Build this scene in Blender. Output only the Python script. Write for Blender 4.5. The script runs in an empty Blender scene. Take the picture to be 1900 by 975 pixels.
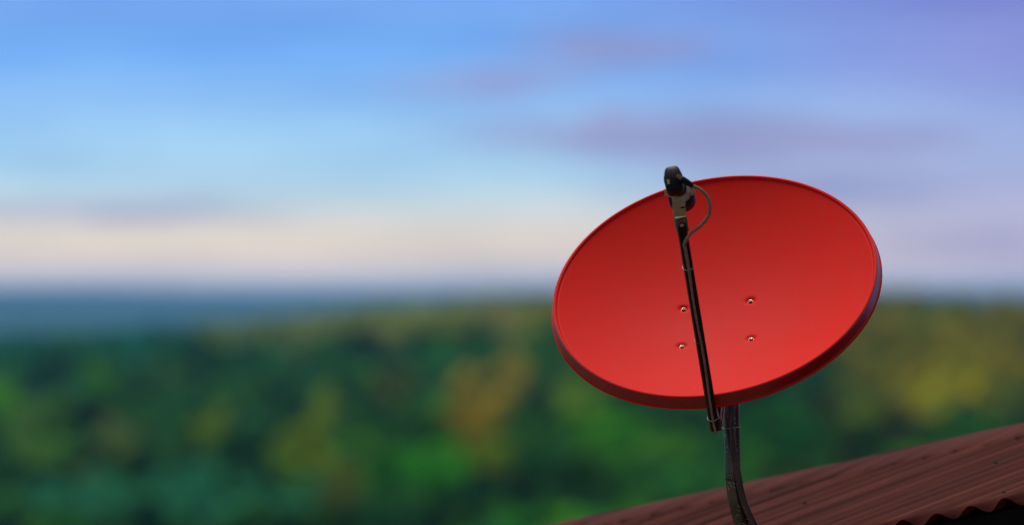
import bpy, math, random
import numpy as np
from mathutils import Vector, Matrix, noise

# ------------------------------------------------------------------ camera
LENS, SENSOR = 300.0, 36.0
S = 21.08                      # camera to dish distance (m)
K = SENSOR/LENS/1900.0         # radians per photo pixel
CZ = 4.2                       # eye height above the yard
HOR = 540.0                    # photo row of the eye level
sc = bpy.context.scene
cam = bpy.data.objects.new('camera', bpy.data.cameras.new('camera'))
sc.collection.objects.link(cam); sc.camera = cam
cam.location = (0, -S, CZ)
cam.rotation_euler = (math.radians(90)+math.atan(52.5*K), 0, 0)
cam.data.lens = LENS; cam.data.sensor_width = SENSOR
cam.data.clip_start = 0.5; cam.data.clip_end = 90000
cam.data.dof.use_dof = True
cam.data.dof.focus_distance = S-0.12
cam.data.dof.aperture_fstop = 3.4

# ------------------------------------------------------------------ sky and sun
SUN_EL, SUN_AZ = math.radians(63), math.radians(-20)     # azimuth measured from +Y towards +X
SUN_DIR = Vector((math.cos(SUN_EL)*math.sin(SUN_AZ), math.cos(SUN_EL)*math.cos(SUN_AZ), math.sin(SUN_EL)))
w = bpy.data.worlds.new('World'); sc.world = w; w.use_nodes = True
nt = w.node_tree; nt.nodes.clear()
def N(tree, typ, **kw):
    n = tree.nodes.new(typ)
    for k, v in kw.items(): setattr(n, k, v)
    return n
def mathn(tree, op, a, b=None, c=None, clamp=False):
    n = N(tree, 'ShaderNodeMath', operation=op, use_clamp=clamp)
    for i, v in enumerate((a, b, c)):
        if v is None: continue
        if hasattr(v, 'is_output'): tree.links.new(v, n.inputs[i])
        else: n.inputs[i].default_value = v
    return n.outputs[0]
def lin(c):
    return tuple(((x/255)/12.92 if x/255 <= .04045 else ((x/255+.055)/1.055)**2.4) for x in c)
def ramp(tree, fac, stops, interp='LINEAR'):
    r = N(tree, 'ShaderNodeValToRGB'); r.color_ramp.interpolation = interp
    e = r.color_ramp.elements
    e[0].position = stops[0][0]; e[0].color = (*stops[0][1], 1)
    e[1].position = stops[-1][0]; e[1].color = (*stops[-1][1], 1)
    for p, c in stops[1:-1]:
        q = e.new(p); q.color = (*c, 1)
    tree.links.new(fac, r.inputs[0]); return r.outputs[0]
def mixc(tree, fac, a, b, mode='MIX'):
    m = N(tree, 'ShaderNodeMix', data_type='RGBA', blend_type=mode)
    for s_, v in ((m.inputs[0], fac), (m.inputs[6], a), (m.inputs[7], b)):
        if hasattr(v, 'is_output'): tree.links.new(v, s_)
        elif isinstance(v, tuple): s_.default_value = (*v, 1) if len(v) == 3 else v
        else: s_.default_value = v
    return m.outputs[2]

tc = N(nt, 'ShaderNodeTexCoord')
sep = N(nt, 'ShaderNodeSeparateXYZ'); nt.links.new(tc.outputs['Generated'], sep.inputs[0])
az = mathn(nt, 'ARCTAN2', sep.outputs[0], sep.outputs[1])
el = mathn(nt, 'ARCSINE', sep.outputs[2])
def eley(py): return (HOR-py)*K
def azx(px): return (px-950)*K
# elevation 0..0.06 rad is a ramp of evening haze layers
ELM = 0.06
f = mathn(nt, 'DIVIDE', el, ELM, clamp=True)
left = [(545,(196,200,216)),(500,(216,208,212)),(465,(229,215,204)),(430,(226,217,208)),(395,(212,220,222)),(370,(194,217,230)),
        (330,(174,212,238)),(250,(158,205,245)),(180,(140,190,246)),(110,(118,176,246)),(60,(116,171,242)),(0,(122,168,240)),(-200,(100,150,225))]
right = [(545,(190,192,214)),(480,(198,190,214)),(420,(192,190,216)),(350,(168,176,218)),(280,(166,182,226)),
         (200,(150,170,226)),(120,(140,152,220)),(50,(134,146,216)),(0,(126,136,210)),(-200,(110,130,205))]
def st(L): return [(min(1, max(0, eley(p)/ELM)), lin(c)) for p, c in L]
cl = ramp(nt, f, st(left)); cr = ramp(nt, f, st(right))
mr = N(nt, 'ShaderNodeMapRange', interpolation_type='SMOOTHSTEP'); nt.links.new(az, mr.inputs[0])
mr.inputs[1].default_value = azx(850); mr.inputs[2].default_value = azx(1950)
base = mixc(nt, mr.outputs[0], cl, cr)
# streaky clouds: soft banks at fixed bearings, edges warped by noise
com = N(nt, 'ShaderNodeCombineXYZ')
nt.links.new(mathn(nt, 'MULTIPLY', az, 60.0), com.inputs[0]); nt.links.new(mathn(nt, 'MULTIPLY', el, 260.0), com.inputs[1])
nz = N(nt, 'ShaderNodeTexNoise'); nz.inputs['Scale'].default_value = 1.6; nz.inputs['Detail'].default_value = 6
nt.links.new(com.outputs[0], nz.inputs[0])
ns = N(nt, 'ShaderNodeSeparateColor'); nt.links.new(nz.outputs['Color'], ns.inputs[0])
az2 = mathn(nt, 'ADD', az, mathn(nt, 'MULTIPLY', mathn(nt, 'SUBTRACT', ns.outputs[0], .5), 160*K))
el2 = mathn(nt, 'ADD', el, mathn(nt, 'MULTIPLY', mathn(nt, 'SUBTRACT', ns.outputs[1], .5), 60*K))
banks = [(1120,85,95,24,.75),(1260,92,55,18,.5),(870,160,95,24,.55),(1000,130,120,24,.4),(1000,245,130,26,.45),(1290,258,135,36,1.0),(1180,232,60,16,.5),
         (1500,264,150,30,.85),(1660,260,80,18,.45),(1090,270,90,18,.4),(1600,350,150,30,.55),(1360,345,130,20,.3),(110,386,170,13,.6),(1860,440,140,24,.4),(330,395,120,14,.3)]
tot = None
for bx_, by_, bw, bh, s_ in banks:
    dx = mathn(nt, 'DIVIDE', mathn(nt, 'SUBTRACT', az2, azx(bx_)), bw*1.35*K)
    dy = mathn(nt, 'DIVIDE', mathn(nt, 'SUBTRACT', el2, eley(by_)), bh*1.15*K)
    r2 = mathn(nt, 'ADD', mathn(nt, 'MULTIPLY', dx, dx), mathn(nt, 'MULTIPLY', dy, dy))
    g = mathn(nt, 'MULTIPLY', mathn(nt, 'EXPONENT', mathn(nt, 'MULTIPLY', mathn(nt, 'POWER', r2, 1.4), -.6)), s_)
    tot = g if tot is None else mathn(nt, 'ADD', tot, g)
tot = mathn(nt, 'MULTIPLY', tot, mathn(nt, 'ADD', .1, mathn(nt, 'MULTIPLY', ns.outputs[2], 1.9)), clamp=True)
base = mixc(nt, mathn(nt, 'MULTIPLY', tot, .85), base, lin((150,152,200)))
# faint wide streaks
nz2 = N(nt, 'ShaderNodeTexNoise'); nz2.inputs['Scale'].default_value = .55; nz2.inputs['Detail'].default_value = 4
nt.links.new(com.outputs[0], nz2.inputs[0])
base = mixc(nt, 1.0, base, ramp(nt, nz2.outputs[0], [(.3,(.86,.90,.95)),(.7,(1.16,1.12,1.06))]), 'MULTIPLY')
sky = N(nt, 'ShaderNodeTexSky', sky_type='NISHITA', sun_disc=False)
sky.sun_elevation = SUN_EL; sky.sun_rotation = SUN_AZ; sky.air_density = 1.0; sky.dust_density = 1.5
hs = N(nt, 'ShaderNodeHueSaturation'); hs.inputs['Saturation'].default_value = .45; nt.links.new(sky.outputs[0], hs.inputs['Color'])   # high thin cloud whitens the upper sky
bg1 = N(nt, 'ShaderNodeBackground'); nt.links.new(hs.outputs[0], bg1.inputs[0]); bg1.inputs[1].default_value = 0.10
bg2 = N(nt, 'ShaderNodeBackground'); nt.links.new(base, bg2.inputs[0]); bg2.inputs[1].default_value = 1.0
mr2 = N(nt, 'ShaderNodeMapRange', interpolation_type='SMOOTHSTEP'); nt.links.new(el, mr2.inputs[0])
mr2.inputs[1].default_value = .05; mr2.inputs[2].default_value = .35
# the unseen sky behind the viewer is dimmed to cut fill on the dish
fill_dim = N(nt, 'ShaderNodeMapRange', interpolation_type='SMOOTHSTEP'); nt.links.new(sep.outputs[1], fill_dim.inputs[0])
fill_dim.inputs[1].default_value = -.75; fill_dim.inputs[2].default_value = .25; fill_dim.inputs[3].default_value = .5; fill_dim.inputs[4].default_value = 1.0
nt.links.new(mathn(nt, 'MULTIPLY', fill_dim.outputs[0], .10), bg1.inputs[1]); nt.links.new(fill_dim.outputs[0], bg2.inputs[1])
ms = N(nt, 'ShaderNodeMixShader'); out = N(nt, 'ShaderNodeOutputWorld')
nt.links.new(mr2.outputs[0], ms.inputs[0]); nt.links.new(bg2.outputs[0], ms.inputs[1]); nt.links.new(bg1.outputs[0], ms.inputs[2])
nt.links.new(ms.outputs[0], out.inputs[0])

sun = bpy.data.objects.new('sun', bpy.data.lights.new('sun', 'SUN')); sc.collection.objects.link(sun)
sun.data.energy = 2.9; sun.data.angle = math.radians(22); sun.data.color = (1.0, .95, .88)
sun.rotation_euler = SUN_DIR.to_track_quat('Z', 'Y').to_euler()

sc.view_settings.view_transform = 'Standard'; sc.view_settings.look = 'None'
sc.view_settings.exposure = 0.0; sc.view_settings.gamma = 1.0; sc.view_settings.use_curve_mapping = False
sc.cycles.use_denoising = True
sc.cycles.max_bounces = 6; sc.cycles.volume_bounces = 1
sc.cycles.use_fast_gi = False

# ------------------------------------------------------------------ helpers
C = sc.collection
def P(px, py, y):
    """world point seen at a photo pixel at world depth y"""
    D = y+S
    return Vector(((px-950)*K*D, y, CZ+(HOR-py)*K*D))
def tag(o, label=None, cat=None, group=None, kind=None):
    if label: o['label'] = label
    if cat: o['category'] = cat
    if group: o['group'] = group
    if kind: o['kind'] = kind
    return o
def mesh(name, verts, faces, smooth=True):
    me = bpy.data.meshes.new(name); me.from_pydata([tuple(v) for v in verts], [], faces); me.update()
    if smooth: me.polygons.foreach_set('use_smooth', [True]*len(me.polygons))
    return me
ORIGIN = {}
def part(name, vf, mat, parent, smooth=True, bevel=None, auto=None):
    """vf = (verts, faces) in WORLD space; parent chain root sits at ORIGIN"""
    verts, faces = vf
    r = parent
    while r.parent: r = r.parent
    off = ORIGIN[r.name]
    me = mesh(name, [Vector(v)-off for v in verts], faces, smooth)
    o = bpy.data.objects.new(name, me); C.objects.link(o); o.parent = parent
    me.materials.append(mat)
    if bevel:
        b = o.modifiers.new('bevel', 'BEVEL'); b.width = bevel; b.segments = 3; b.limit_method = 'ANGLE'; b.harden_normals = False
    if auto:
        import bmesh
        bm = bmesh.new(); bm.from_mesh(me)
        for e in bm.edges:
            if len(e.link_faces) == 2 and e.calc_face_angle(0) > math.radians(auto): e.smooth = False
        bm.to_mesh(me); bm.free()
    return o
def root(name, loc, label, cat, group=None):
    o = bpy.data.objects.new(name, None); C.objects.link(o); o.location = loc; o.empty_display_size = .1
    ORIGIN[o.name] = Vector(loc); tag(o, label, cat, group); return o
def join(*vfs):
    V, F = [], []
    for v, f_ in vfs:
        k = len(V); V += list(v); F += [tuple(i+k for i in q) for q in f_]
    return V, F
def frame(axis, up=(0,0,1)):
    a = Vector(axis).normalized(); u = Vector(up)
    x = u.cross(a)
    if x.length < 1e-5: x = Vector((1,0,0)).cross(a)
    x.normalize(); y = a.cross(x).normalized(); return x, y, a
def lathe(o, axis, prof, seg=32, up=(0,0,1), caps=True):
    """prof: list of (distance along axis, radius)"""
    x, y, a = frame(axis, up); V, F = [], []
    for d, r in prof:
        for i in range(seg):
            t = 2*math.pi*i/seg; V.append(Vector(o)+a*d+(x*math.cos(t)+y*math.sin(t))*r)
    for j in range(len(prof)-1):
        for i in range(seg):
            k = (i+1) % seg; F.append((j*seg+i, j*seg+k, (j+1)*seg+k, (j+1)*seg+i))
    if caps:
        F.append(tuple(reversed(range(seg)))); F.append(tuple(range((len(prof)-1)*seg, len(prof)*seg)))
    return V, F
def cat(pts, n=8):
    pts = [Vector(p) for p in pts]; out = []
    q = [pts[0]*2-pts[1]]+pts+[pts[-1]*2-pts[-2]]
    for i in range(1, len(q)-2):
        for k in range(n):
            t = k/n
            out.append(.5*((2*q[i])+(-q[i-1]+q[i+1])*t+(2*q[i-1]-5*q[i]+4*q[i+1]-q[i+2])*t*t+(-q[i-1]+3*q[i]-3*q[i+1]+q[i+2])*t**3))
    out.append(pts[-1]); return out
def tube(pts, r, seg=12, rfun=None):
    V, F = [], []; n = len(pts); x = None
    for j, p in enumerate(pts):
        t = (pts[min(j+1, n-1)]-pts[max(j-1, 0)]).normalized()
        if x is None: x = frame(t)[0]
        x = (x-t*x.dot(t)).normalized(); y = t.cross(x)
        rr = rfun(j/(n-1)) if rfun else r
        for i in range(seg):
            a = 2*math.pi*i/seg; V.append(p+(x*math.cos(a)+y*math.sin(a))*rr)
    for j in range(n-1):
        for i in range(seg):
            k = (i+1) % seg; F.append((j*seg+i, j*seg+k, (j+1)*seg+k, (j+1)*seg+i))
    F.append(tuple(reversed(range(seg)))); F.append(tuple(range((n-1)*seg, n*seg)))
    return V, F
def box(c, ax, ay, az_, sx, sy, sz):
    V = [Vector(c)+ax*(i*sx/2)+ay*(j*sy/2)+az_*(k*sz/2) for i in (-1,1) for j in (-1,1) for k in (-1,1)]
    F = [(0,1,3,2),(4,6,7,5),(0,4,5,1),(2,3,7,6),(0,2,6,4),(1,5,7,3)]
    return V, F
def beam(a, b, w, h, up=(0,0,1)):
    a = Vector(a); b = Vector(b); x, y, z = frame(b-a, up)
    return box((a+b)/2, x, y, z, w, h, (b-a).length)

def mat(name, col, rough=.6, metal=0, spec=.4, var=None, scale=30, bump=0, bscale=200, detail=4, rrange=None):
    m = bpy.data.materials.new(name); m.use_nodes = True; t = m.node_tree; b = t.nodes['Principled BSDF']
    b.inputs['Roughness'].default_value = rough; b.inputs['Metallic'].default_value = metal
    b.inputs['Specular IOR Level'].default_value = spec; b.inputs['Base Color'].default_value = (*col, 1)
    co = N(t, 'ShaderNodeTexCoord').outputs['Object']
    n1 = N(t, 'ShaderNodeTexNoise'); n1.inputs['Scale'].default_value = scale; n1.inputs['Detail'].default_value = detail
    t.links.new(co, n1.inputs[0])
    if var:
        t.links.new(ramp(t, n1.outputs[0], [(.36, col), (.64, var)]), b.inputs['Base Color'])
    if rrange:
        q = N(t, 'ShaderNodeMapRange'); t.links.new(n1.outputs[0], q.inputs[0]); q.inputs[1].default_value = .3; q.inputs[2].default_value = .7
        q.inputs[3].default_value, q.inputs[4].default_value = rrange; t.links.new(q.outputs[0], b.inputs['Roughness'])
    if bump:
        n2 = N(t, 'ShaderNodeTexNoise'); n2.inputs['Scale'].default_value = bscale; n2.inputs['Detail'].default_value = 3
        t.links.new(co, n2.inputs[0]); bm = N(t, 'ShaderNodeBump'); bm.inputs['Strength'].default_value = bump; bm.inputs['Distance'].default_value = .002
        t.links.new(n2.outputs[0], bm.inputs['Height']); t.links.new(bm.outputs[0], b.inputs['Normal'])
    return m

M = {}
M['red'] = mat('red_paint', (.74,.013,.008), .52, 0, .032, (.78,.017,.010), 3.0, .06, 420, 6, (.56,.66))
M['rim'] = mat('red_gloss_rim_shade', (.40,.008,.008), .28, 0, .5, (.32,.010,.009), 9, .12, 60, 5, (.2,.36))
t = M['red'].node_tree; b = t.nodes['Principled BSDF']; old = b.inputs['Base Color'].links[0].from_socket
ob_ = N(t, 'ShaderNodeTexCoord').outputs['Object']; mp_ = N(t, 'ShaderNodeMapping'); mp_.inputs['Scale'].default_value = (55, 5, 5); t.links.new(ob_, mp_.inputs[0])
n_s = N(t, 'ShaderNodeTexNoise'); n_s.inputs['Scale'].default_value = 1; n_s.inputs['Detail'].default_value = 6; t.links.new(mp_.outputs[0], n_s.inputs[0])
c1_ = mixc(t, ramp(t, n_s.outputs[0], [(.5,(0,0,0)),(.8,(.16,.16,.16))]), old, (.55,.06,.045))
n_p = N(t, 'ShaderNodeTexVoronoi'); n_p.inputs['Scale'].default_value = 26; t.links.new(ob_, n_p.inputs[0])
n_q = N(t, 'ShaderNodeTexNoise'); n_q.inputs['Scale'].default_value = 9; t.links.new(ob_, n_q.inputs[0])
sp_ = mathn(t, 'MULTIPLY', ramp(t, n_p.outputs['Distance'], [(.03,(.5,.5,.5)),(.06,(0,0,0))]), ramp(t, n_q.outputs[0], [(.52,(0,0,0)),(.62,(1,1,1))]))
t.links.new(mixc(t, sp_, c1_, (.62,.20,.16)), b.inputs['Base Color'])
M['arm'] = mat('dark_red_grimed_paint', (.07,.010,.006), .6, 0, .15, (.022,.010,.005), 40, .3, 300)
M['bracket'] = mat('bracket_red_paint', (.12,.012,.01), .45, 0, .4, (.05,.01,.008), 60, .2, 300)
M['scraped'] = mat('scraped_pink_edge', (.75,.48,.47), .5, 0, .4, (.55,.32,.32), 80)
M['black'] = mat('black_plastic', (.012,.008,.009), .5, 0, .16, (.02,.013,.014), 60, .25, 500)
M['tan'] = mat('aged_beige_plastic', (.52,.42,.31), .55, 0, .35, (.42,.33,.23), 70, .3, 400)
M['tan2'] = mat('dark_beige_plastic', (.20,.145,.09), .6, 0, .2, (.13,.09,.055), 90, .3, 400)  # darker beige, for the socket
M['cable'] = mat('weathered_cable', (.36,.26,.18), .6, 0, .3, (.22,.15,.10), 120, .4, 300)
M['cable2'] = mat('brown_grimy_cable', (.05,.026,.018), .32, 0, .6, (.12,.065,.045), 14, .4, 300)
M['tie'] = mat('pale_cable_tie', (.45,.42,.36), .5, 0, .4)
M['steel'] = mat('bolt_steel', (.26,.22,.16), .45, 1.0, .5, (.14,.10,.07), 200)
M['bolt_dark'] = mat('tarnished_brass', (.30,.22,.14), .45, .8, .3)
M['hole'] = mat('socket_shade_and_screw_dark', (.01,.008,.006), .8)

# galvanised mast: spangled, spotted with corrosion
def mast_mat():
    m = mat('galvanised_spotted_steel', (.06,.07,.068), .32, .95, .5, (.17,.185,.18), 9, .25, 260, 6, (.12,.26))
    t = m.node_tree; b = t.nodes['Principled BSDF']; old = b.inputs['Base Color'].links[0].from_socket
    v = N(t, 'ShaderNodeTexVoronoi'); v.inputs['Scale'].default_value = 170
    t.links.new(N(t, 'ShaderNodeTexCoord').outputs['Object'], v.inputs[0])
    k = ramp(t, v.outputs['Distance'], [(.18,(1,1,1)),(.32,(0,0,0))])
    n = N(t, 'ShaderNodeTexNoise'); n.inputs['Scale'].default_value = 16; t.links.new(N(t, 'ShaderNodeTexCoord').outputs['Object'], n.inputs[0])
    k2 = ramp(t, n.outputs[0], [(.42,(0,0,0)),(.52,(1,1,1))])
    mm = mathn(t, 'MULTIPLY', k, k2)
    t.links.new(mixc(t, mm, old, (.62,.52,.38)), b.inputs['Base Color'])
    t.links.new(mathn(t, 'SUBTRACT', .9, mathn(t, 'MULTIPLY', mm, .8)), b.inputs['Metallic'])
    return m
M['mast'] = mast_mat()

# ------------------------------------------------------------------ terrain
def sm(a, b, x):
    t = np.clip((x-a)/(b-a), 0, 1); return t*t*(3-2*t)
RY = 2900.0           # distance of the wooded ridge
TH = 12.5             # usual tree height
# crest line of the ridge in photo rows
CX = np.array([-1500,-400,0,400,560,700,850,1000,1200,1500,1700,1900,2300,3400]); CY = np.array([645,638,630,602,586,572,556,546,543,544,548,556,570,585])
def crest_z(px): return CZ+(HOR-np.interp(px, CX, CY))*K*(RY+S)-TH
def ground(x, y):
    x = np.asarray(x, float); y = np.asarray(y, float)
    pxx = 950+x/(np.maximum(y, 700)+S)/K
    h0 = CZ-(975-HOR)*K*(820)-TH            # ground below the first trees
    t = np.clip((y-780)/(RY-780), 0, 1)
    # treetop sight line moves up the picture as distance grows
    row = 975+(np.interp(pxx, CX, CY)-975)*(1-(1-t)**1.9)
    slope = CZ+(HOR-row)*K*(y+S)-TH
    roll = 2.4*np.sin(x/61+y/150)+1.8*np.sin(x/33-y/97+1.3)
    h = np.where(y > 780, slope+roll*sm(780,1000,y)*(1-sm(2300,2800,y)), h0)
    h = h*sm(45, 380, y)+0*(1-sm(45,380,y))
    far = -75+8*np.sin(x/900+1)*np.cos(y/1300)
    k = sm(RY, RY+900, y); h = h*(1-k)+far*k
    # far hills
    hill = 84+3*np.sin(x/410+.6)+2.0*np.sin(x/150+2)+6*np.sin(x/2300)
    d = (y-21000)/2500
    h = h+hill*np.exp(-d*d)
    d2 = (y-13500)/1500
    h = h+ (34+9*np.sin(x/260+1.1)-x*.02)*np.exp(-d2*d2)
    return h
def grid(name, xs, ys, material):
    X, Y = np.meshgrid(xs, ys); Z = ground(X, Y)
    nx, ny = len(xs), len(ys)
    co = np.stack([X.ravel(), Y.ravel(), Z.ravel()], 1)
    i, j = np.meshgrid(np.arange(nx-1), np.arange(ny-1)); a = (j*nx+i).ravel()
    F = np.stack([a, a+1, a+1+nx, a+nx], 1)
    me = bpy.data.meshes.new(name); fast(me, co, F); me.materials.append(material)
    o = bpy.data.objects.new(name, me); C.objects.link(o); return o
def fast(me, co, F):
    n = F.shape[1]
    me.vertices.add(len(co)); me.vertices.foreach_set('co', co.astype(np.float32).ravel())
    me.loops.add(F.size); me.loops.foreach_set('vertex_index', F.astype(np.int32).ravel())
    me.polygons.add(len(F)); me.polygons.foreach_set('loop_start', np.arange(0, F.size, n, dtype=np.int32))
    me.update(calc_edges=True)
gm = bpy.data.materials.new('haze_blue_forest_and_meadow'); gm.use_nodes = True; t = gm.node_tree; b = t.nodes['Principled BSDF']
b.inputs['Roughness'].default_value = .95; b.inputs['Specular IOR Level'].default_value = .1
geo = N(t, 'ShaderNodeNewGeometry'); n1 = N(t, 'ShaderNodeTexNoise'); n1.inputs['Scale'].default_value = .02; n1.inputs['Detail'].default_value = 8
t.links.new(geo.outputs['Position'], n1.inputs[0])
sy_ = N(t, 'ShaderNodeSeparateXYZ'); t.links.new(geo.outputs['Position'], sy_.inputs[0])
wv_ = mathn(t, 'ADD', sy_.outputs[1], mathn(t, 'MULTIPLY', n1.outputs[0], 500.0))     # grassy slope gives way to woodland with blue haze mixed into its colour
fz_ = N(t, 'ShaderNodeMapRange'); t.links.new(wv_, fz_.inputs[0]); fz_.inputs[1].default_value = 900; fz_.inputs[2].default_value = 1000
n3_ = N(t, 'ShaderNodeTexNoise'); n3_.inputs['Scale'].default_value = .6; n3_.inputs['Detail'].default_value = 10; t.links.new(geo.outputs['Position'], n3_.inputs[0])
haze_blue_ = ramp(t, n1.outputs[0], [(.35,(.012,.05,.055)),(.5,(.018,.072,.075)),(.68,(.03,.09,.07))])
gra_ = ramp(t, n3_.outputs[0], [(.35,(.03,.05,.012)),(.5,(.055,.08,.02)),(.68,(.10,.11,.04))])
t.links.new(mixc(t, fz_.outputs[0], gra_, haze_blue_), b.inputs['Base Color'])
xs = np.concatenate([np.linspace(-28000,-1500,30)[:-1], np.linspace(-1500,1500,120), np.linspace(1500,28000,30)[1:]])
ys = np.concatenate([-np.geomspace(28000,60,30), np.linspace(-50,40,6)[:-1], np.linspace(40,800,40)[:-1], np.linspace(800,4000,120)[:-1], np.linspace(4000,28000,90)])
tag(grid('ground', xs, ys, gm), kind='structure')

# unseen bare yard round the house, added to bounce warm light upwards
ym = mat('bounce_yard_earth', (.12,.088,.062), .95, 0, .1, (.16,.115,.08), 1.2, .5, 8)
YV = [(18*math.cos(t_)*(1+.06*math.sin(3*t_))+2, 18*math.sin(t_)*(1+.05*math.cos(4*t_)), .004) for t_ in np.linspace(0, 2*math.pi, 61)[:-1]]
yo = bpy.data.objects.new('yard', mesh('yard', YV, [tuple(range(60))], False)); C.objects.link(yo); yo.data.materials.append(ym); tag(yo, kind='structure')  # added unseen yard, there to bounce warm light upwards

# ------------------------------------------------------------------ trees
def leaf_mat(name, use_obj):
    m = bpy.data.materials.new(name); m.use_nodes = True; t = m.node_tree; b = t.nodes['Principled BSDF']
    b.inputs['Roughness'].default_value = .7; b.inputs['Specular IOR Level'].default_value = .15
    if use_obj: src = N(t, 'ShaderNodeObjectInfo').outputs['Color']
    else: src = N(t, 'ShaderNodeAttribute', attribute_name='tint').outputs['Color']
    geo = N(t, 'ShaderNodeNewGeometry'); n = N(t, 'ShaderNodeTexNoise'); n.inputs['Scale'].default_value = .5; n.inputs['Detail'].default_value = 3
    t.links.new(geo.outputs['Position'], n.inputs[0])
    k = ramp(t, n.outputs[0], [(.3,(.6,.66,.7)),(.7,(1.35,1.3,1.2))])
    c_ = mixc(t, 1.0, src, k, 'MULTIPLY')
    t.links.new(c_, b.inputs['Base Color']); b.inputs['Specular IOR Level'].default_value = .02
    tr = N(t, 'ShaderNodeBsdfTranslucent'); mx = N(t, 'ShaderNodeMixShader'); mx.inputs[0].default_value = .38
    t.links.new(mixc(t, 1.0, c_, (1.25,1.3,.7), 'MULTIPLY'), tr.inputs[0]); t.links.new(b.outputs[0], mx.inputs[1]); t.links.new(tr.outputs[0], mx.inputs[2])
    t.links.new(mx.outputs[0], t.nodes['Material Output'].inputs['Surface'])
    return m
M['leaf'] = leaf_mat('foliage_of_tree', True); M['leaf2'] = leaf_mat('foliage_of_wood', False)
M['bark'] = mat('bark', (.06,.045,.032), .9, 0, .1, (.10,.08,.06), 3)

def crown_arrays(rs, n, size, h=TH, w=7.0, lobes=9):
    """leaf clump quads spread through several uneven lobes; base of tree at origin"""
    cs = []
    for i in range(lobes):
        a = rs.uniform(0, 2*np.pi); zz = rs.uniform(.32, .86); rr = (w/2)*(.62 if zz < .7 else .3)*rs.uniform(.25, 1)
        cs.append((rr*np.cos(a), rr*np.sin(a), zz*h, rs.uniform(.13,.24)*w*1.15))
    cs.append((rs.normal(0,.2), rs.normal(0,.2), .88*h, .16*w)); cs = np.array(cs)
    wts = cs[:,3]**2; wts /= wts.sum()
    idx = rs.choice(len(cs), n, p=wts)
    d = rs.normal(size=(n,3)); d /= np.linalg.norm(d, axis=1)[:,None]
    rad = cs[idx,3]*rs.uniform(.55,1.12,n)
    p = cs[idx,:3]+d*rad[:,None]*np.array([1,1,.85])
    nn = d*.7+rs.normal(size=(n,3))*.55; nn[:,2] += .25; nn /= np.linalg.norm(nn, axis=1)[:,None]
    t1 = np.cross(nn, rs.normal(size=(n,3))); t1 /= np.linalg.norm(t1, axis=1)[:,None]; t2 = np.cross(nn, t1)
    s = size*rs.uniform(.6,1.35,n)[:,None]
    q = np.stack([p-t1*s*.5, p-t2*s*.32, p+t1*s*.5, p+t2*s*.32+nn*s*.08], 1).reshape(-1,3)
    F = np.arange(4*n).reshape(-1,4)
    return q, F, cs
def trunk_vf(rs, cs, h=TH):
    parts = [tube(cat([(0,0,-.6),(rs.normal(0,.1),rs.normal(0,.1),h*.3),(rs.normal(0,.2),rs.normal(0,.2),h*.6),(0,0,h*.85)],3), .2, 8, lambda u: .26*(1-u)+.04)]
    for c in cs[:6]:
        z0 = c[2]*.55
        parts.append(tube(cat([(0,0,z0),(c[0]*.5,c[1]*.5,z0+.25*(c[2]-z0)+.5),tuple(c[:3])],3), .07, 6, lambda u: .1*(1-u)+.02))
    return join(*parts)
variants = []
for v in range(6):
    rs = np.random.RandomState(40+v)
    q, F, cs = crown_arrays(rs, 1500, .62, w=(7.0,6.2,8.0,5.4,7.4,6.6)[v])
    me = bpy.data.meshes.new('crown'); fast(me, q, F); me.materials.append(M['leaf'])
    tm = mesh('trunk', *trunk_vf(rs, cs)); tm.materials.append(M['bark'])
    variants.append((me, tm))

GREENS = [(.006,.085,.030),(.008,.105,.022),(.008,.095,.036),(.016,.125,.014),(.030,.14,.010)]
YG = (.22,.31,.008); BR = (.07,.26,.010)
# stands of differing colour, some with haze and mist painted into the tint, as (photo column, row, radius x, radius y, colour, share)
PATCH = [(880,800,58,58,(.25,.18,.003),1),(900,742,58,40,(.29,.21,.010),.95),(955,690,36,32,(.30,.21,.03),.95),(905,865,60,40,(.14,.20,.004),.9),
 (595,790,38,50,YG,1),(570,860,40,50,YG,.95),(640,940,50,60,(.12,.14,.02),.7),(395,815,46,32,YG,.9),(200,735,40,42,BR,.9),(190,700,30,36,BR,.9),
 (10,760,30,60,(.08,.24,.01),.95),(75,860,50,50,(.08,.18,.03),.7),(190,860,60,60,(.12,.17,.05),.7),(90,800,60,40,(.07,.15,.03),.6),(310,720,50,40,(.05,.13,.03),.5),(470,740,30,30,(.035,.13,.012),.6),
 (730,735,46,22,(.12,.12,.012),.7),(760,900,110,45,(.03,.20,.01),.85),(860,890,80,36,(.06,.26,.008),.9),(1080,760,50,75,(.10,.19,.008),.85),(1120,830,60,60,(.05,.22,.008),.85),(1100,700,50,40,(.12,.15,.008),.7),
 (1190,860,60,60,(.03,.15,.01),.7),(1240,880,40,40,(.06,.18,.008),.7),(1440,830,90,60,(.012,.10,.010),.8),(1740,730,100,65,(.31,.245,.002),.9),(1660,650,130,70,(.21,.18,.003),.8),(1600,760,60,60,(.10,.13,.006),.8),
 (1860,650,110,90,(.20,.17,.004),.8),(1880,740,60,60,(.10,.12,.006),.7),(1680,585,330,36,(.17,.17,.012),.85),(1000,560,60,14,(.16,.17,.01),.8),(680,602,210,32,(.21,.24,.08),.9),(860,594,150,32,(.22,.21,.07),.85),(970,590,100,40,(.22,.22,.015),.85),(500,622,170,26,(.15,.20,.09),.85),
 (140,650,260,34,(.010,.12,.10),.7),(330,965,330,45,(.035,.20,.13),.75)]
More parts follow.
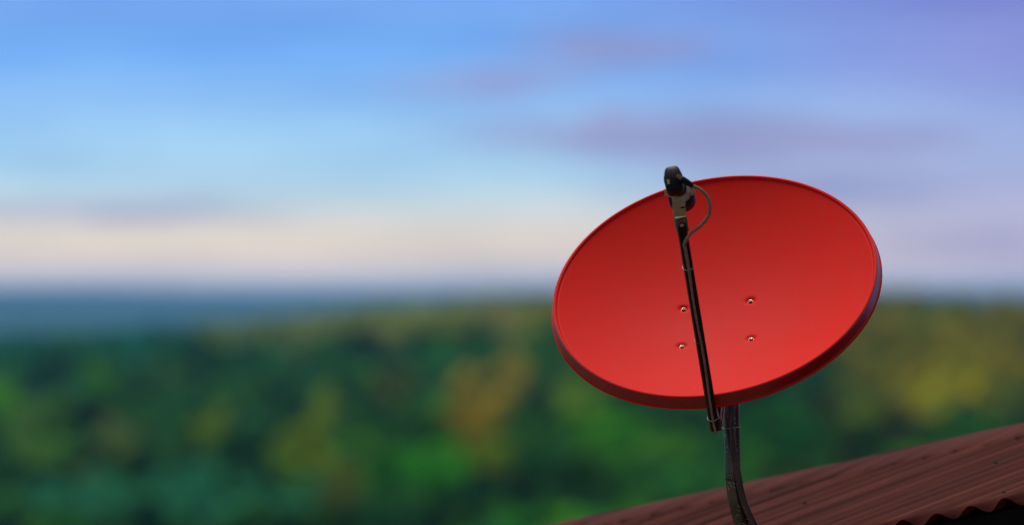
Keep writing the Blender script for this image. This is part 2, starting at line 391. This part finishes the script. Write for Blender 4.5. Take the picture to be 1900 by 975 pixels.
def tint(px, py, rs, CN=0):
    for cx, cy, rx, ry, c, sh in PATCH:
        if ((px-cx)/rx)**2+((py-cy)/ry)**2 < 1 and rs.rand() < sh:
            return tuple(np.minimum(.45,np.array(c)*(1 if c in (YG,BR) else 1.6)*rs.uniform(.8,1.2))), c
    if px > 1400 and rs.rand() < .3: return tuple(np.array((.05,.06,.008))*rs.uniform(.7,1.2)), None
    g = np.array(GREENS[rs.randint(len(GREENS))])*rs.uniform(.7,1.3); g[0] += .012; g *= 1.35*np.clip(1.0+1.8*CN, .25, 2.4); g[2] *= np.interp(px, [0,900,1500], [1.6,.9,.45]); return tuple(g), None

rs = np.random.RandomState(7)
spots = []
y = 760.0
while y < RY+120:
    step = 5.6+(y-760)*.0022
    hw = 1150*K*(y+S)
    for x in np.arange(-hw, hw, step*1.02):
        xx = x+rs.uniform(-.42,.42)*step; yy = y+rs.uniform(-.42,.42)*step
        spots.append((xx, yy, rs.uniform(.78,1.22)))
    y += step*1.0*(1+ (y-760)*.0006)
spots = np.array(spots); gz = ground(spots[:,0], spots[:,1])
topz = gz+TH*spots[:,2]*.7
PX = 950+spots[:,0]/(spots[:,1]+S)/K; PY = HOR-(topz-CZ)/(spots[:,1]+S)/K
inview = (PX > -60) & (PX < 1960) & (PY < 1010) & ~((PX>1060)&(PY>HOR+435-(PX-1060)*.19)&(PX>1150))
order = np.argsort(spots[:,1]); order = [i for i in order if inview[i]]
warm = [i for i in order[225:] if PY[i] > 690 and any(((PX[i]-cx)/rx)**2+((PY[i]-cy)/ry)**2 < 1 for cx,cy,rx,ry,c,sh in PATCH[:5])]
things = set(order[:225]) | set(warm[:65]); print('warm', len(warm))
print('trees', len(spots), 'in view', len(order), 'things to y', spots[order[289],1])
LAB = {'g0': ('dark green tree in the blurred wood below the far blue hills at the left', 'dark green trees at the left'),
       'g1': ('dark green tree in the blurred wood between the left half and the dish mast', 'dark green trees left of the mast'),
       'g2': ('dark green tree in the blurred wood right of the mast, above the roof', 'dark green trees above the roof'),
       'y': ('yellow green tree in the blurred wood left of the mast, paler than its neighbours', 'yellow green trees left of the mast'),
       'y2': ('olive yellow tree in the blurred wood right of the dish, above the roof', 'olive yellow trees above the roof'),
       'b': ('bright green tree standing out of the darker blurred wood', 'bright green trees of the valley wood'),
       'o': ('orange autumn tree in the blurred wood left of the red dish', 'orange trees left of the dish')}
def kindof(c, src, px):
    if src is None: return 'g0' if px < 650 else ('g1' if px < 1350 else 'g2')
    if px > 1350: return 'y2' if c[0] > c[1]*.6 else 'g2'
    if c[0] > c[1]*1.25: return 'o'
    if c[0] > c[1]*.5: return 'y'
    return 'b' if c[1] > .15 else ('g0' if px < 650 else 'g1')
bq, bF, bt = [], [], []
rest = [crown_arrays(np.random.RandomState(90+v), 150, 1.75, w=7.2)[0] for v in range(8)]
restf = [crown_arrays(np.random.RandomState(190+v), 60, 2.8, w=7.4)[0] for v in range(8)]
for i in range(len(spots)):
    x, y_, s = spots[i]
    col, src = tint(PX[i], PY[i], rs, noise.noise(Vector((x/13, y_/75, 3.3))))
    a = rs.uniform(0, 6.283); wid = rs.uniform(.85,1.2)
    if i in things:
        cm, tm = variants[rs.randint(6)]; k = kindof(col, src, PX[i])
        r = root('tree', (x, y_, gz[i]), LAB[k][0], 'tree', LAB[k][1])
        r.rotation_euler = (0,0,a); r.scale = (s*wid, s*wid, s)
        for nm, me in (('crown', cm), ('trunk', tm)):
            o = bpy.data.objects.new(nm, me); C.objects.link(o); o.parent = r; o.color = (*col, 1)
    elif not (y_ < 900 and not inview[i]) or True:
        q = (rest if y_ < 1500 else restf)[rs.randint(8)]
        c_, s_ = math.cos(a), math.sin(a)
        R = np.array([[c_,-s_,0],[s_,c_,0],[0,0,1]])*s
        p = (q*np.array([wid,wid,1])) @ R.T + np.array([x, y_, gz[i]])
        bq.append(p); bt.append(np.tile(np.array([*col,1.0]), (len(p),1)))
co = np.concatenate(bq); F = np.arange(len(co)).reshape(-1,4)
me = bpy.data.meshes.new('wood'); fast(me, co, F); me.materials.append(M['leaf2'])
at = me.color_attributes.new('tint', 'FLOAT_COLOR', 'POINT'); at.data.foreach_set('color', np.concatenate(bt).astype(np.float32).ravel())
o = bpy.data.objects.new('distant_wood', me); C.objects.link(o)
tag(o, 'wooded hillside rising to the horizon behind the dish, greens and olive', 'wood', kind='stuff')
print('wood faces', len(F))

# haze: one closed box of even air
hv, hf = box((0, 0, -60), Vector((1,0,0)), Vector((0,1,0)), Vector((0,0,1)), 57000, 57000, 170)
hm = bpy.data.meshes.new('haze'); hm.from_pydata([tuple(v) for v in hv], [], hf); hm.update()
hz = bpy.data.objects.new('haze', hm); C.objects.link(hz); tag(hz, 'thin blue haze lying over the far hills', 'haze', kind='stuff')
hmat = bpy.data.materials.new('haze_air'); hmat.use_nodes = True; t = hmat.node_tree; t.nodes.clear()
pv = N(t, 'ShaderNodeVolumePrincipled'); mo = N(t, 'ShaderNodeOutputMaterial'); t.links.new(pv.outputs[0], mo.inputs['Volume'])
pv.inputs['Color'].default_value = (.19,.53,1.0,1); pv.inputs['Density'].default_value = 3.3e-5; pv.inputs['Anisotropy'].default_value = 0.0
hm.materials.append(hmat)

# ------------------------------------------------------------------ house with corrugated roof
An = P(1760, 958, .30)
D_ = Vector((.60,.78,.192)).normalized()
E_ = Vector((.77,0,.183)); E_.y = -(E_.x*D_.x+E_.z*D_.z)/D_.y; E_.normalize()
Nr = E_.cross(D_).normalized()
if Nr.z < 0: Nr = -Nr
E0, E1, LR = -3.2, 6.0, 2.09
def rp(e, d, h=0): return An+E_*e+D_*d+Nr*h
base_pt = rp((E0+E1)/2, LR/2); base_pt.z = 0
house = root('house', base_pt, 'low dark building under a maroon corrugated metal roof, beside the dish mast', 'house')
PITCH, AMP = .108, .0125
def roof_mesh():
    V, F = [], []
    sheet = PITCH*8; rr = random.Random(3); e = E0; k = 0
    while e < E1:
        n = int(8.9*14); tilt = rr.uniform(-.0006,.0006); dd = rr.uniform(-.012,.012); lift = .0015*(k % 2)
        rows = np.linspace(0, LR, 15); b0 = len(V)
        for side in (0, 1):
            for d in rows:
                for i in range(n+1):
                    ee = e+i/14*PITCH
                    ph = (ee-E0)/PITCH*2*math.pi
                    rb = int((ee-E0)/PITCH+.25); h = AMP*(1+.09*math.sin(rb*2.3)+.05*math.sin(rb*5.1+1))*math.sin(ph)+lift+tilt*d+.0012*noise.noise(Vector((ee*3, d*1.2, 0)))
                    if i > n-10: h += .0016
                    V.append(rp(ee, d+dd*(1 if d > LR-.01 else (1 if d < .01 else 0))*.6, h-.0009*side))
        m = n+1; R = len(rows)
        for j in range(R-1):
            for i in range(n):
                a = b0+j*m+i; F.append((a, a+1, a+1+m, a+m))
                a2 = a+R*m; F.append((a2, a2+m, a2+1+m, a2+1))
        for i in range(n):
            a = b0+i; F.append((a, a+R*m, a+R*m+1, a+1)); a = b0+(R-1)*m+i; F.append((a, a+1, a+R*m+1, a+R*m))
        for j in range(R-1):
            for i in (0, n):
                a = b0+j*m+i; F.append((a, a+m, a+m+R*m, a+R*m) if i == 0 else (a, a+R*m, a+m+R*m, a+m))
        e += sheet; k += 1
    return V, F
rm = mat('maroon_roof_paint', (.075,.016,.012), .85, 0, .05, (.10,.027,.020), 5, .5, 90, 8, (.8,.95))
t = rm.node_tree; b = t.nodes['Principled BSDF']; old = b.inputs['Base Color'].links[0].from_socket
vv = N(t, 'ShaderNodeTexNoise'); vv.inputs['Scale'].default_value = 38; vv.inputs['Detail'].default_value = 5; vv.inputs['Roughness'].default_value = .7
t.links.new(N(t, 'ShaderNodeTexCoord').outputs['Object'], vv.inputs[0])
t.links.new(mixc(t, ramp(t, vv.outputs[0], [(.62,(0,0,0)),(.72,(1,1,1))]), old, (.03,.012,.010)), b.inputs['Base Color'])
def dotn(vec):
    n = N(t, 'ShaderNodeVectorMath', operation='DOT_PRODUCT'); t.links.new(N(t, 'ShaderNodeTexCoord').outputs['Object'], n.inputs[0]); n.inputs[1].default_value = tuple(vec); return n.outputs['Value']
cx_ = N(t, 'ShaderNodeCombineXYZ'); t.links.new(mathn(t, 'MULTIPLY', dotn(E_), 19.0), cx_.inputs[0]); t.links.new(mathn(t, 'MULTIPLY', dotn(D_), .3), cx_.inputs[1])
sn = N(t, 'ShaderNodeTexNoise'); sn.inputs['Scale'].default_value = 1.0; sn.inputs['Detail'].default_value = 5; sn.inputs['Roughness'].default_value = .62; t.links.new(cx_.outputs[0], sn.inputs[0])
streak = ramp(t, sn.outputs[0], [(.36,(.34,.25,.22)),(.46,(.76,.68,.66)),(.54,(.92,.90,.88)),(.68,(1.28,1.34,1.28))])
prev = b.inputs['Base Color'].links[0].from_socket
t.links.new(mixc(t, 1.0, prev, streak, 'MULTIPLY'), b.inputs['Base Color'])
roof = part('roof', roof_mesh(), rm, house)
def cap_mesh():
    V, F = [], []; n = 150; prof = [(LR-.36,-.026),(LR-.357,-.010),(LR-.34,-.003),(LR-.2,.004),(LR-.04,.002),(LR+.015,-.003),(LR+.02,-.012)]
    for i in range(n+1):
        e = E0-.02+(E1-E0+.04)*i/n
        for d, h in prof: V.append(rp(e, d+.006*noise.noise(Vector((e*2, d, 1))), AMP+.0035+h+.004*noise.noise(Vector((e*1.3, d*2, 5)))))
    m = len(prof)
    for i in range(n):
        for j in range(m-1): a = i*m+j; F.append((a, a+m, a+m+1, a+1))
    return V, F
cp = part('ridge_cap', cap_mesh(), rm, house); sol = cp.modifiers.new('sheet', 'SOLIDIFY'); sol.thickness = .001; sol.offset = -1
wallm = mat('eave_shade_boards', (.006,.007,.005), .8, 0, .1, (.010,.009,.007), 12, .3, 60)  # boards near black: the shade under the eave is put into their colour
def wall_run(a, b_, name='wall'):
    """board wall between two roof-plane points given as (e, d), down to the ground"""
    V, F = [], []
    A = rp(*a, -.03); B = rp(*b_, -.03); n = max(2, int((B-A).length/.18)); dr = (B-A); nrm = Vector((dr.y, -dr.x, 0)).normalized()
    for i in range(n):
        p = A+dr*((i-.02)/n); q = A+dr*((i+1.02)/n); off = .012*(i % 2)
        quad = [p+nrm*off, q+nrm*off, q+nrm*(off-.05), p+nrm*(off-.05)]; k = len(V)
        V += quad+[Vector((v.x, v.y, 0)) for v in quad]
        F += [(k,k+1,k+2,k+3),(k+7,k+6,k+5,k+4)]+[(k+j, k+4+j, k+4+(j+1)%4, k+(j+1)%4) for j in range(4)]
    return part(name, (V, F), wallm, house, False)
e0, e1, d0, d1 = E0+.3, E1-.3, .22, LR-.2
wall_run((e0,d0),(e1,d0)); wall_run((e1,d0),(e1,d1)); wall_run((e1,d1),(e0,d1)); wall_run((e0,d1),(e0,d0))
# rafters and purlin under the sheet
for d in (.06, 1.05, LR-.1):
    part('purlin', beam(rp(E0+.05, d, -.045), rp(E1-.05, d, -.045), .04, .05, Nr), wallm, house, False)
for d in (.16, 1.05):
    for k in range(2, 30):
        e = E0+PITCH*(.25+3*k)
        if e < -2.0 or e > 2.6 or (k % 2): continue
        p = rp(e, d, AMP)
        s1 = lathe(p, Nr, [(0,.006),(.002,.006),(.003,.004),(.006,.0035),(.0065,.002)], 10)
        part('roof_screw', s1, M['hole'], house)

# ------------------------------------------------------------------ satellite dish
DC = P(1326, 528.5, 0.0)
U = Vector((.984,-.128,.124)).normalized(); V_ = Vector((.025,.788,.615)); V_ = (V_-U*V_.dot(U)).normalized(); Nn = U.cross(V_)
A_, B_ = .4055, .439
DEP = .078
def dp(u, v, n): return DC+U*u+V_*v+Nn*n
bolts_px = [(1268,573),(1392,558),(1265,642),(1393,628)]
bolts = []
for bx0, by0 in bolts_px:      # intersect sight line with the bowl
    o0 = Vector((0,-S,CZ)); d0_ = (P(bx0, by0, 0)-o0).normalized(); dep = 0
    for _ in range(6):
        tt = ((DC-Nn*dep)-o0).dot(Nn)/d0_.dot(Nn); q = o0+d0_*tt-DC; u, v = q.dot(U), q.dot(V_)
        dep = DEP*(1-(u/A_)**2-(v/B_)**2)
    bolts.append((u, v))
print('bolts', bolts)
def bowl_h(u, v):
    h = -DEP*(1-(u/A_)**2-(v/B_)**2)
    for bu, bv in bolts:
        r2 = (u-bu)**2+(v-bv)**2
        if r2 < .0016: h -= .0055*math.exp(-(r2/.000125)**1.3)
    return h
mast_x, mast_y = P(1357, 760, .03).x, .03
foot = rp(-.22+.0, d0, 0)       # where the mast meets the wall
foot = rp(.05, d0, 0); foot.z -= .62
dish = root('satellite_dish', foot, 'red oval satellite dish on a bent steel mast in front of the corrugated roof', 'satellite dish')
def reflector():
    SEG, RN = 384, 150; V, F = [dp(0,0,bowl_h(0,0))], []
    rings = []
    for i in range(1, RN+1): rings.append((.972*i/RN, 0, None))
    rings += [(.9745,0,-.0046),(.9765,0,-.0042),(.9815,0,-.0002),(.985,0,.0010),(.992,0,.0011),(.998,0,.0004),(1,.0008,-.0008),(1,.0016,-.0028),(1,.0024,-.007),(1,.0036,-.015),
              (1,.0050,-.0235),(1,.0054,-.0262),(1,.0072,-.0272),(1,.0086,-.0288),(1,.0086,-.0308),(1,.0070,-.0320),(1,.0052,-.0312),(1,.0042,-.027),(1,.0030,-.020),(1,.0012,-.007),(.992,0,-.0032),(.975,0,-.0055)]
    back = [.96,.9,.8,.7,.6,.5,.4,.3,.2,.1]
    for rho, o_, h in rings:
        for i in range(SEG):
            t = 2*math.pi*i/SEG; u = (A_*rho+o_)*math.cos(t); v = (B_*rho+o_)*math.sin(t)
            V.append(dp(u, v, bowl_h(u, v) if h is None else h))
    for rho in back:
        for i in range(SEG):
            t = 2*math.pi*i/SEG; u = A_*rho*math.cos(t); v = B_*rho*math.sin(t)
            V.append(dp(u, v, -DEP*(1-rho*rho)-.0022-.004*(rho < .5)))
    V.append(dp(0,0,-DEP-.0062)); nr = len(rings)+len(back)
    for i in range(SEG):
        k = (i+1) % SEG; F.append((0, 1+i, 1+k))
        for j in range(nr-1): F.append((1+j*SEG+i, 1+(j+1)*SEG+i, 1+(j+1)*SEG+k, 1+j*SEG+k))
        F.append((1+(nr-1)*SEG+k, 1+(nr-1)*SEG+i, len(V)-1))
    return V, F
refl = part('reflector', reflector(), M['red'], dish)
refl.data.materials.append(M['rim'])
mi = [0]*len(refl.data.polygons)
for p in refl.data.polygons:        # the folded rim is glossier, its shade put into a darker red
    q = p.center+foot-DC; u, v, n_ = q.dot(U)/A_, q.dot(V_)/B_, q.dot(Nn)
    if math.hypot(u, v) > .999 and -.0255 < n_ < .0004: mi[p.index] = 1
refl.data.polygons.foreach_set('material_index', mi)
for bu, bv in bolts:
    h = bowl_h(bu, bv); nn_ = (Nn - U*(2*DEP*bu/A_**2) - V_*(2*DEP*bv/B_**2)).normalized(); o_ = dp(bu, bv, h)
    bo = part('bolt', lathe(o_, nn_, [(-.002,.0078),(.0006,.0078),(.0012,.0072),(.0014,.0056),(.0036,.0054),(.0052,.0044),(.0056,.0026)], 24, V_), M['steel'], refl, True, None, 35)
    part('bolt_socket_shade', lathe(o_+nn_*.0056, nn_, [(0,.0024),(.0003,.0023)], 6, V_), M['hole'], bo, False)  # flat dark disc, coloured as the shade inside the hex hollow

# feed arm: square tube from under the rim to the receiver head
A0 = dp(0, -(B_+.052), -.052); A0 = P(1325.5, 792, A0.y)
Y1 = A0.y-.285
A1 = P(1264.5, 420, Y1)
ad = (A1-A0).normalized()
# side axes: one face turned a little to the left
side = Vector((1,0,0)); side = (side-ad*side.dot(ad)).normalized(); under = ad.cross(side).normalized()
if under.y > 0: under = -under
rot = math.radians(12)
s2 = (side*math.cos(rot)-under*math.sin(rot)).normalized(); u2 = (under*math.cos(rot)+side*math.sin(rot)).normalized()
arm = part('feed_arm', box((A0+A1)/2, s2, u2, ad, .0215, .022, (A1-A0).length), M['arm'], dish, False, .0025)
part('end_cap', box(A0-ad*.004, s2, u2, ad, .0175, .018, .012), M['black'], arm, False, .002)
def onarm(py, off=.0):
    tt = (A0.z-P(0, py, A0.y).z)/(A0.z-A1.z); p = A0+(A1-A0)*tt; return p+u2*(.011+off)-s2*.002

# rear rail, back plate, V bracket and mast clamp
rail_a = A0-ad*.0+V_*.0; rail_a = A0+V_*.012-Nn*.012; rail_b = dp(.012, -.02, -.135)
part('rear_rail', beam(rail_a, rail_b, .028, .024, Nn), M['bracket'], dish, False, .002)
part('back_plate', box(dp(.0,-.135,-.103), U, V_, Nn, .22, .17, .004), M['bracket'], dish, False, .002)
for bu, bv in bolts:
    part('mounting_stud', lathe(dp(bu, bv, bowl_h(bu,bv)-.001), -Nn, [(0,.004),(.06,.004)], 10), M['steel'], dish)
mast_top = Vector((mast_x, mast_y, DC.z-.14))
# bracket with V notch under the rim
yb = A0.y+.028
out_ = [(1309,742),(1325,742),(1336.5,779),(1340.5,742),(1345,742),(1344,765),(1340,792),(1330,797),(1321,797),(1316,780)]
fr = [P(px, py, yb) for px, py in out_]; bk = [p+Vector((0,.004,0)) for p in fr]; n_ = len(fr)
vb = part('notched_bracket', (fr+bk, [tuple(range(n_)), tuple(reversed(range(n_, 2*n_)))]+[(i, i+n_, (i+1)%n_+n_, (i+1)%n_) for i in range(n_)]), M['bracket'], dish, False, .0006)
ed = [P(px, py, yb-.002) for px, py in ((1324.5,744),(1330,762),(1336.5,782),(1339,762),(1341,744))]
part('bracket_edge', tube(cat(ed, 4), .0021, 8), M['scraped'], vb)
ed = [P(px, py, yb-.002) for px, py in ((1344.5,744),(1343.6,766),(1339.5,791))]
part('bracket_edge', tube(cat(ed, 4), .0019, 8), M['scraped'], vb)
for sx in (-1, 1):
    a = Vector((mast_x+sx*.026, mast_y-.03, DC.z-.20)); bq_ = dp(sx*.03+.012, -.10, -.12)
    part('clamp_plate', join(beam(bq_, Vector((mast_x+sx*.026, mast_y+.03, DC.z-.17)), .004, .06), beam(bq_, Vector((mast_x+sx*.026, mast_y+.03, DC.z-.235)), .004, .05)), M['bracket'], dish, False, .001)
for dz in (-.165, -.225):
    pts = [Vector((mast_x+.024*math.cos(t_), mast_y+.024*math.sin(t_), DC.z+dz)) for t_ in np.linspace(0, 2*math.pi, 25)]
    part('clamp_band', tube(pts, .005, 8), M['steel'], dish)

# mast: straight down, then bending to the wall
R_M = .0195
mp = [mast_top, P(1357,760,mast_y), P(1358,800,mast_y), P(1359,850,mast_y+.002), P(1361,900,mast_y+.008), P(1368,940,mast_y+.02), P(1379,975,mast_y+.045),
      P(1396,1012,mast_y+.09), P(1424,1052,mast_y+.16), P(1462,1092,mast_y+.25)]
last = mp[-1]; wallp = Vector((foot.x, foot.y-.0, foot.z)); mid = last.lerp(wallp, .5); mid.z = last.z-(last.z-wallp.z)*.55
mast = part('mast', tube(cat(mp+[mid, wallp], 10), R_M, 36), M['mast'], dish)
wn = Vector(((rp(1,d0)-rp(0,d0)).y, -(rp(1,d0)-rp(0,d0)).x, 0)).normalized(); we = Vector((wn.y*-1, wn.x, 0))
part('wall_plate', box(foot+wn*.016, we, Vector((0,0,1)), wn, .12, .16, .005), M['mast'], dish, False, .001)
part('mast_cap', lathe(mast_top-Vector((0,0,.002)), (0,0,1), [(0,.0205),(.008,.0205),(.011,.014)], 24), M['black'], dish)

# cables on the mast
yf = mast_y-R_M
def cab(pxs, r, m=M['cable2'], name='mast_cable', n=8):
    return part(name, tube(cat([P(a, b_, y_) for a, b_, y_ in pxs], n), r, 10), m, dish)
tail = [(1366,880,yf-.002),(1370,905,yf+.001),(1377,932,yf+.006),(1387,956,yf+.015),(1399,980,yf+.03),(1418,1012,yf+.06),(1448,1052,yf+.13),(1480,1088,yf+.22)]
cab([(1344,738,yf-.006),(1346,770,yf-.006),(1349,800,yf-.006),(1353,825,yf-.006),(1358,848,yf-.006),(1361,860,yf-.005),(1364,874,yf-.003)]+tail[1:], .0042)
cab([(1352,738,yf-.005),(1353,770,yf-.006),(1355,800,yf-.007),(1358,825,yf-.008),(1362,850,yf-.009)]+[(a+3,b_,c-.004) for a,b_,c in tail], .0042)
cab([(1360,738,yf-.003),(1360,770,yf-.004),(1360,800,yf-.006),(1363,830,yf-.006),(1367,855,yf-.005)]+[(a+6.5,b_-2,c+.002) for a,b_,c in tail], .0038)
cab([(1356,738,yf-.012),(1357,770,yf-.012),(1356.5,800,yf-.013),(1357,830,yf-.013),(1359,854,yf-.010),(1360.5,858,yf-.004)], .003, M['cable2'])
tp = [Vector((mast_x+.0215*math.cos(t_), mast_y-.004+.0285*math.sin(t_), P(0,794.5+1.5*math.sin(t_*2),mast_y).z)) for t_ in np.linspace(0, 2*math.pi, 41)]
part('cable_tie', tube(tp, .0011, 6), M['tie'], dish)
tp = [Vector((P(1361,893,mast_y).x+.003+.0235*math.cos(t_), mast_y+.004+.028*math.sin(t_), P(0,893,mast_y).z-.004*math.cos(t_))) for t_ in np.linspace(0, 2*math.pi, 41)]
part('cable_tie', tube(tp, .0010, 6), M['hole'], dish)

# receiver head and its holder
F0 = P(1262, 358, Y1-.045)
fd = (dp(0,-.05,-DEP)-F0).normalized()
X, Yv, Z = frame(fd, (0,0,1))           # X sideways, Yv up, Z towards the dish
if X.x < 0: X, Yv = -X, -Yv
if Yv.z < 0: Yv = -Yv
horn = part('receiver_head', join(
    lathe(F0, fd, [(-.034,.0185),(.004,.0185),(.010,.024),(.018,.0315),(.044,.0325),(.047,.031),(.047,.027),(.040,.026)], 40)), M['black'], dish, True, None, 40)
def rbody():
    up = (Yv*1.0+X*-.20).normalized(); sx = (X-up*X.dot(up)).normalized(); dz = sx.cross(up)
    c = P(1250.5, 336, F0.y-.050); V, F = [], []
    NU, NV = 40, 26
    for j in range(NV+1):
        ph = -math.pi/2+math.pi*j/NV
        for i in range(NU):
            t = 2*math.pi*i/NU
            def se(v, e): return math.copysign(abs(v)**e, v)
            cx, sy_, sz_ = se(math.cos(ph),.42)*se(math.cos(t),.55), se(math.sin(ph),.62), se(math.cos(ph),.42)*se(math.sin(t),.55)
            taper = 1-.16*max(0, sy_)
            V.append(c+sx*(cx*.0225*taper)+up*(sy_*.034)+dz*(sz_*.026*taper))
    for j in range(NV):
        for i in range(NU):
            k = (i+1) % NU; F.append((j*NU+i, j*NU+k, (j+1)*NU+k, (j+1)*NU+i))
    return (V, F), c, sx, up, dz
(bvf, bc, bsx, bup, bdz) = rbody()
body = part('receiver_body', bvf, M['black'], horn)
if bdz.y > 0: bdz = -bdz
# seam, grip mark and connector
part('seam', tube([bc+bsx*(.0222*math.cos(t_))+bup*(.0337*math.sin(t_))+bdz*.0085 for t_ in np.linspace(0, 2*math.pi, 49)], .0011, 6), M['black'], horn)
part('vent_mark', box(bc-bsx*.012-bup*.012+bdz*.0262, bsx, bup, bdz, .006, .012, .0012), M['tan'], horn, False)
c0 = P(1258, 327, F0.y-.082); c1 = P(1264, 331.5, F0.y-.083); c2 = P(1285, 345.5, F0.y-.078)
part('connector_nut', lathe(c0, c1-c0, [(-.004,.0046),((c1-c0).length+.003,.0046)], 6), M['bolt_dark'], horn, False)
part('connector_boot', lathe(c1, c2-c1, [(0,.0062),(.004,.0078),(.020,.0078),(.026,.0066),((c2-c1).length,.0056)], 20), M['black'], horn, True, None, 45)
# beige holder: ring with two ears, strap and socket
hold = part('holder', join(lathe(F0, fd, [(-.010,.0190),(-.010,.0235),(.010,.0235),(.010,.0190),(-.010,.0190)], 36, caps=False)), M['tan'], dish, True, None, 35)
for sx, px, py in ((-1,1236.5,354.5),(1,1284,349)):
    e = P(px, py, F0.y); a = F0+X*(sx*.019)
    part('ear', beam(a, e, .017, .020, Yv), M['tan'], hold, False, .002)
    part('ear_screw', lathe(e-Vector((0,.006,0)), (sx*.1,-1,.3), [(-.012,.0055),(.004,.0055),(.006,.003)], 12), M['tan'], hold)
s_top = P(1258.5, 362, F0.y-.024); s_mid = P(1261.5, 401, Y1-.016); 
part('strap', join(beam(s_top, s_mid, .031, .006, (0,-1,0)), beam(P(1252,352,F0.y-.018), P(1258,372,F0.y-.022), .018, .007, (0,-1,0)), beam(P(1270,350,F0.y-.018), P(1262,372,F0.y-.022), .018, .007, (0,-1,0))), M['tan'], hold, False, .0018)
sa = P(1261.3, 399, Y1-.002)-under*-.0; sb = P(1265.3, 427, Y1+.020)
hs = part('socket', join(box((sa+sb)/2, s2, u2, ad, .0285, .030, (sb-sa).length)), M['tan2'], hold, False, .002)
sc_ = (sa+sb)/2+u2*.0150
part('recess_shade', lathe(sc_, u2, [(-.001,.0085),(.0006,.0085)], 20), M['hole'], hs)  # dark disc on the face; its colour stands for the shaded recess
part('socket_screw', lathe(sc_-s2*.001, u2, [(0,.0052),(.0018,.005),(.003,.003)], 14), M['tan'], hs)

# coaxial cable: loop, then along the underside of the arm
loop = [(1283,344.5,c2.y),(1293,348.5,c2.y),(1304,356,c2.y),(1313,367,c2.y+.004),(1317.5,382,c2.y+.012),(1315.5,398,c2.y+.022),(1307,412,c2.y+.034),(1294,424,c2.y+.046),(1281,434.5,c2.y+.058)]
pts = [P(*q) for q in loop]+[onarm(447, .006), onarm(460, .0045), onarm(480, .0045)]
for py in range(500, 790, 24):
    pts.append(onarm(py, .0040+.0010*math.sin(py*.05))+s2*(.0013*math.sin(py*.031)))
pts.append(onarm(790, .004)); pts.append(onarm(800, .003))
def rc(u): return .0042 if u < .4 else .0036
part('coaxial_cable', tube(cat(pts, 8), .0040, 12, lambda u: .0041-.0012*min(1, max(0, (u-.42)/.1))), M['cable'], dish)
for py in (496, 630, 775):
    c = onarm(py, 0)-u2*.011
    tp = [c+s2*(.0118*math.cos(t_))+u2*(.0150*math.sin(t_)+.002) for t_ in np.linspace(0, 2*math.pi, 25)]
    part('cable_tie', tube(tp, .0011, 6), M['tie' if py != 630 else 'cable2'], dish)
